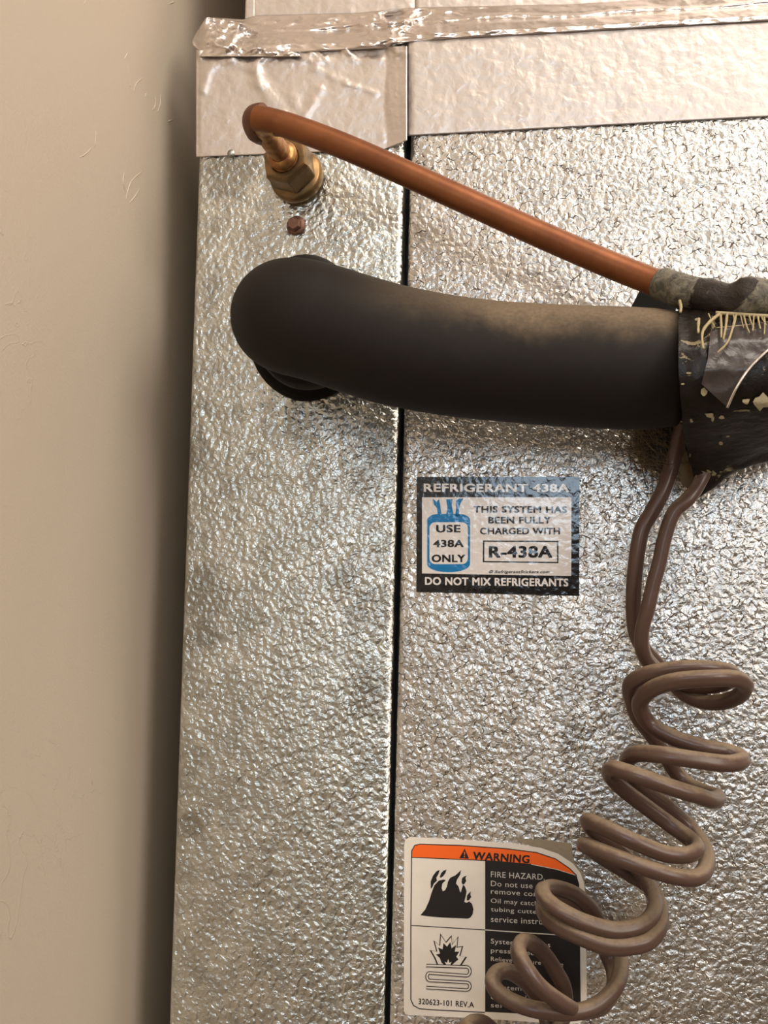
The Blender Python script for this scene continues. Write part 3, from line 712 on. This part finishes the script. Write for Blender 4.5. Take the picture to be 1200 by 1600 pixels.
FL = [[(190, 500), (215, 470), (235, 425), (247, 385), (262, 345), (285, 320), (310, 314), (322, 318), (304, 335), (300, 358), (306, 375), (318, 370), (328, 350), (333, 325), (345, 305), (372, 292), (388, 278), (401, 264), (397, 288), (380, 315), (375, 335), (388, 350), (395, 375), (400, 382), (406, 360), (413, 340), (422, 352), (430, 375), (426, 400), (418, 430), (430, 436), (443, 428), (458, 440), (466, 468), (462, 495), (450, 512), (438, 518), (300, 512), (230, 506)],
      [(244, 362), (243, 325), (255, 295), (272, 272), (290, 264), (284, 285), (272, 305), (276, 320), (260, 335), (250, 358)],
      [(290, 303), (297, 282), (310, 268), (326, 262), (320, 280), (308, 297), (298, 304)],
      [(404, 330), (406, 308), (418, 298), (431, 294), (424, 306), (428, 322), (418, 338), (410, 340)],
      [(431, 420), (432, 398), (442, 386), (452, 376), (450, 395), (455, 404), (444, 420), (436, 424)]]
for f in FL: part('flame_shape', flat('flame_shape', C(f), W0+.10), 'wrn_black', par=ws)
star = [(276, 760), (262, 725), (238, 682), (272, 688), (257, 630), (288, 655), (293, 594), (322, 638), (352, 603), (356, 650), (388, 608), (382, 665), (413, 660), (398, 714), (433, 717), (400, 768)]
def shrink(p, k, kx=335, ky=712): return [(kx+(x-kx)*k, ky+(y-ky)*k) for x, y in p]
part('burst_shape', flat('burst_shape', C(star), W0+.10), 'wrn_black', par=ws)
part('burst_shape', flat('burst_shape', C(shrink(star, .90)), W0+.14), 'wrn_white', par=ws)
part('burst_shape', flat('burst_shape', C([(335, 774), (300, 748), (290, 722), (270, 705), (292, 700), (282, 668), (305, 678), (310, 645), (328, 664), (345, 640), (352, 672), (376, 655), (368, 690), (392, 690), (376, 716), (388, 730), (370, 745)]), W0+.18), 'wrn_black', par=ws)
part('burst_shape', flat('burst_shape', C([(330, 768), (316, 742), (328, 748), (334, 728), (341, 748), (352, 742), (342, 768)]), W0+.22), 'wrn_white', par=ws)
def serp():
    p = [(220, 762), (430, 769)]
    for k in range(1, 8): a = math.radians(-90+180*k/8); p.append((430+18*math.cos(a), 792+23*math.sin(a)))
    p += [(430, 815), (238, 801)]
    for k in range(1, 8): a = math.radians(90+180*k/8); p.append((238+14*math.cos(a), 820-20*math.sin(a)))
    p += [(238, 840), (430, 850)]
    for k in range(1, 8): a = math.radians(-90+180*k/8); p.append((430+18*math.cos(a), 870+20*math.sin(a)))
    p += [(430, 890), (220, 877)]
    return p
sp_ = C(serp())
line(sp_, 5.2, 'wrn_black', .26, name='coil_shape'); line(sp_, 2.6, 'wrn_white', .30, name='coil_shape')
T('320623-101 REV.A', 654, 1560, 740.5, 1569, 'wrn_black', W0+.12, .02, ws, dy=5.5)
rows = [('FIRE HAZARD.', 767, 1361.5, 851, 9, 4.5), ('Do not use torch to', 767, 1376, 886, 8.5, 7), ('remove components.', 767, 1390, 897, 9, 8), ('Oil may catch fire. Use', 767, 1403.5, 891, 9.5, 7.5), ('tubing cutter. See', 767, 1417, 873, 9, 6), ('service instructions.', 767, 1432, 888, 8.5, 6),
        ('System contains', 767, 1466.5, 860, 10, 6), ('pressurized oil.', 767, 1481, 858, 9.5, 6), ('Relieve pressure before', 767, 1494.5, 880, 9, 9), ('any repair.', 767, 1510, 830, 9, 4), ('system repair', 774, 1539, 857, 9, 5), ('or removal. Use a', 767, 1552, 858, 9, 6), ('service gauge.', 767, 1567, 860, 9, 6)]
for s, x, y, x1, hh_, dy in rows: T(s, x, y, x1, y+hh_, 'wrn_text', W0+.13, .012, ws, dy=dy)

# lettering and marks belong to the field they are printed on
def nest(root, parent_name, names, test):
    f = [c for c in root.children if c.name.split('.')[0] == parent_name][0]
    for c in list(root.children):
        if c.name.split('.')[0] in names and test(sum((v.co for v in c.data.vertices), Vector())/len(c.data.vertices)+root.location):
            c.parent = f
YT = P(778, 774, 0).z; YB = P(778, 899, 0).z
nest(st, 'cylinder_emblem', ('cylinder_window', 'valve_shape'), lambda c: True)
nest(st, 'white_field', ('lettering', 'frame_line'), lambda c: YB < c.z < YT)
nest(ws, 'header_band', ('alert_triangle', 'alert_mark', 'lettering'), lambda c: c.z > P(780, 1352, 0).z)
nest(ws, 'text_panel', ('lettering',), lambda c: c.x > P(758, 1450, 0).x)
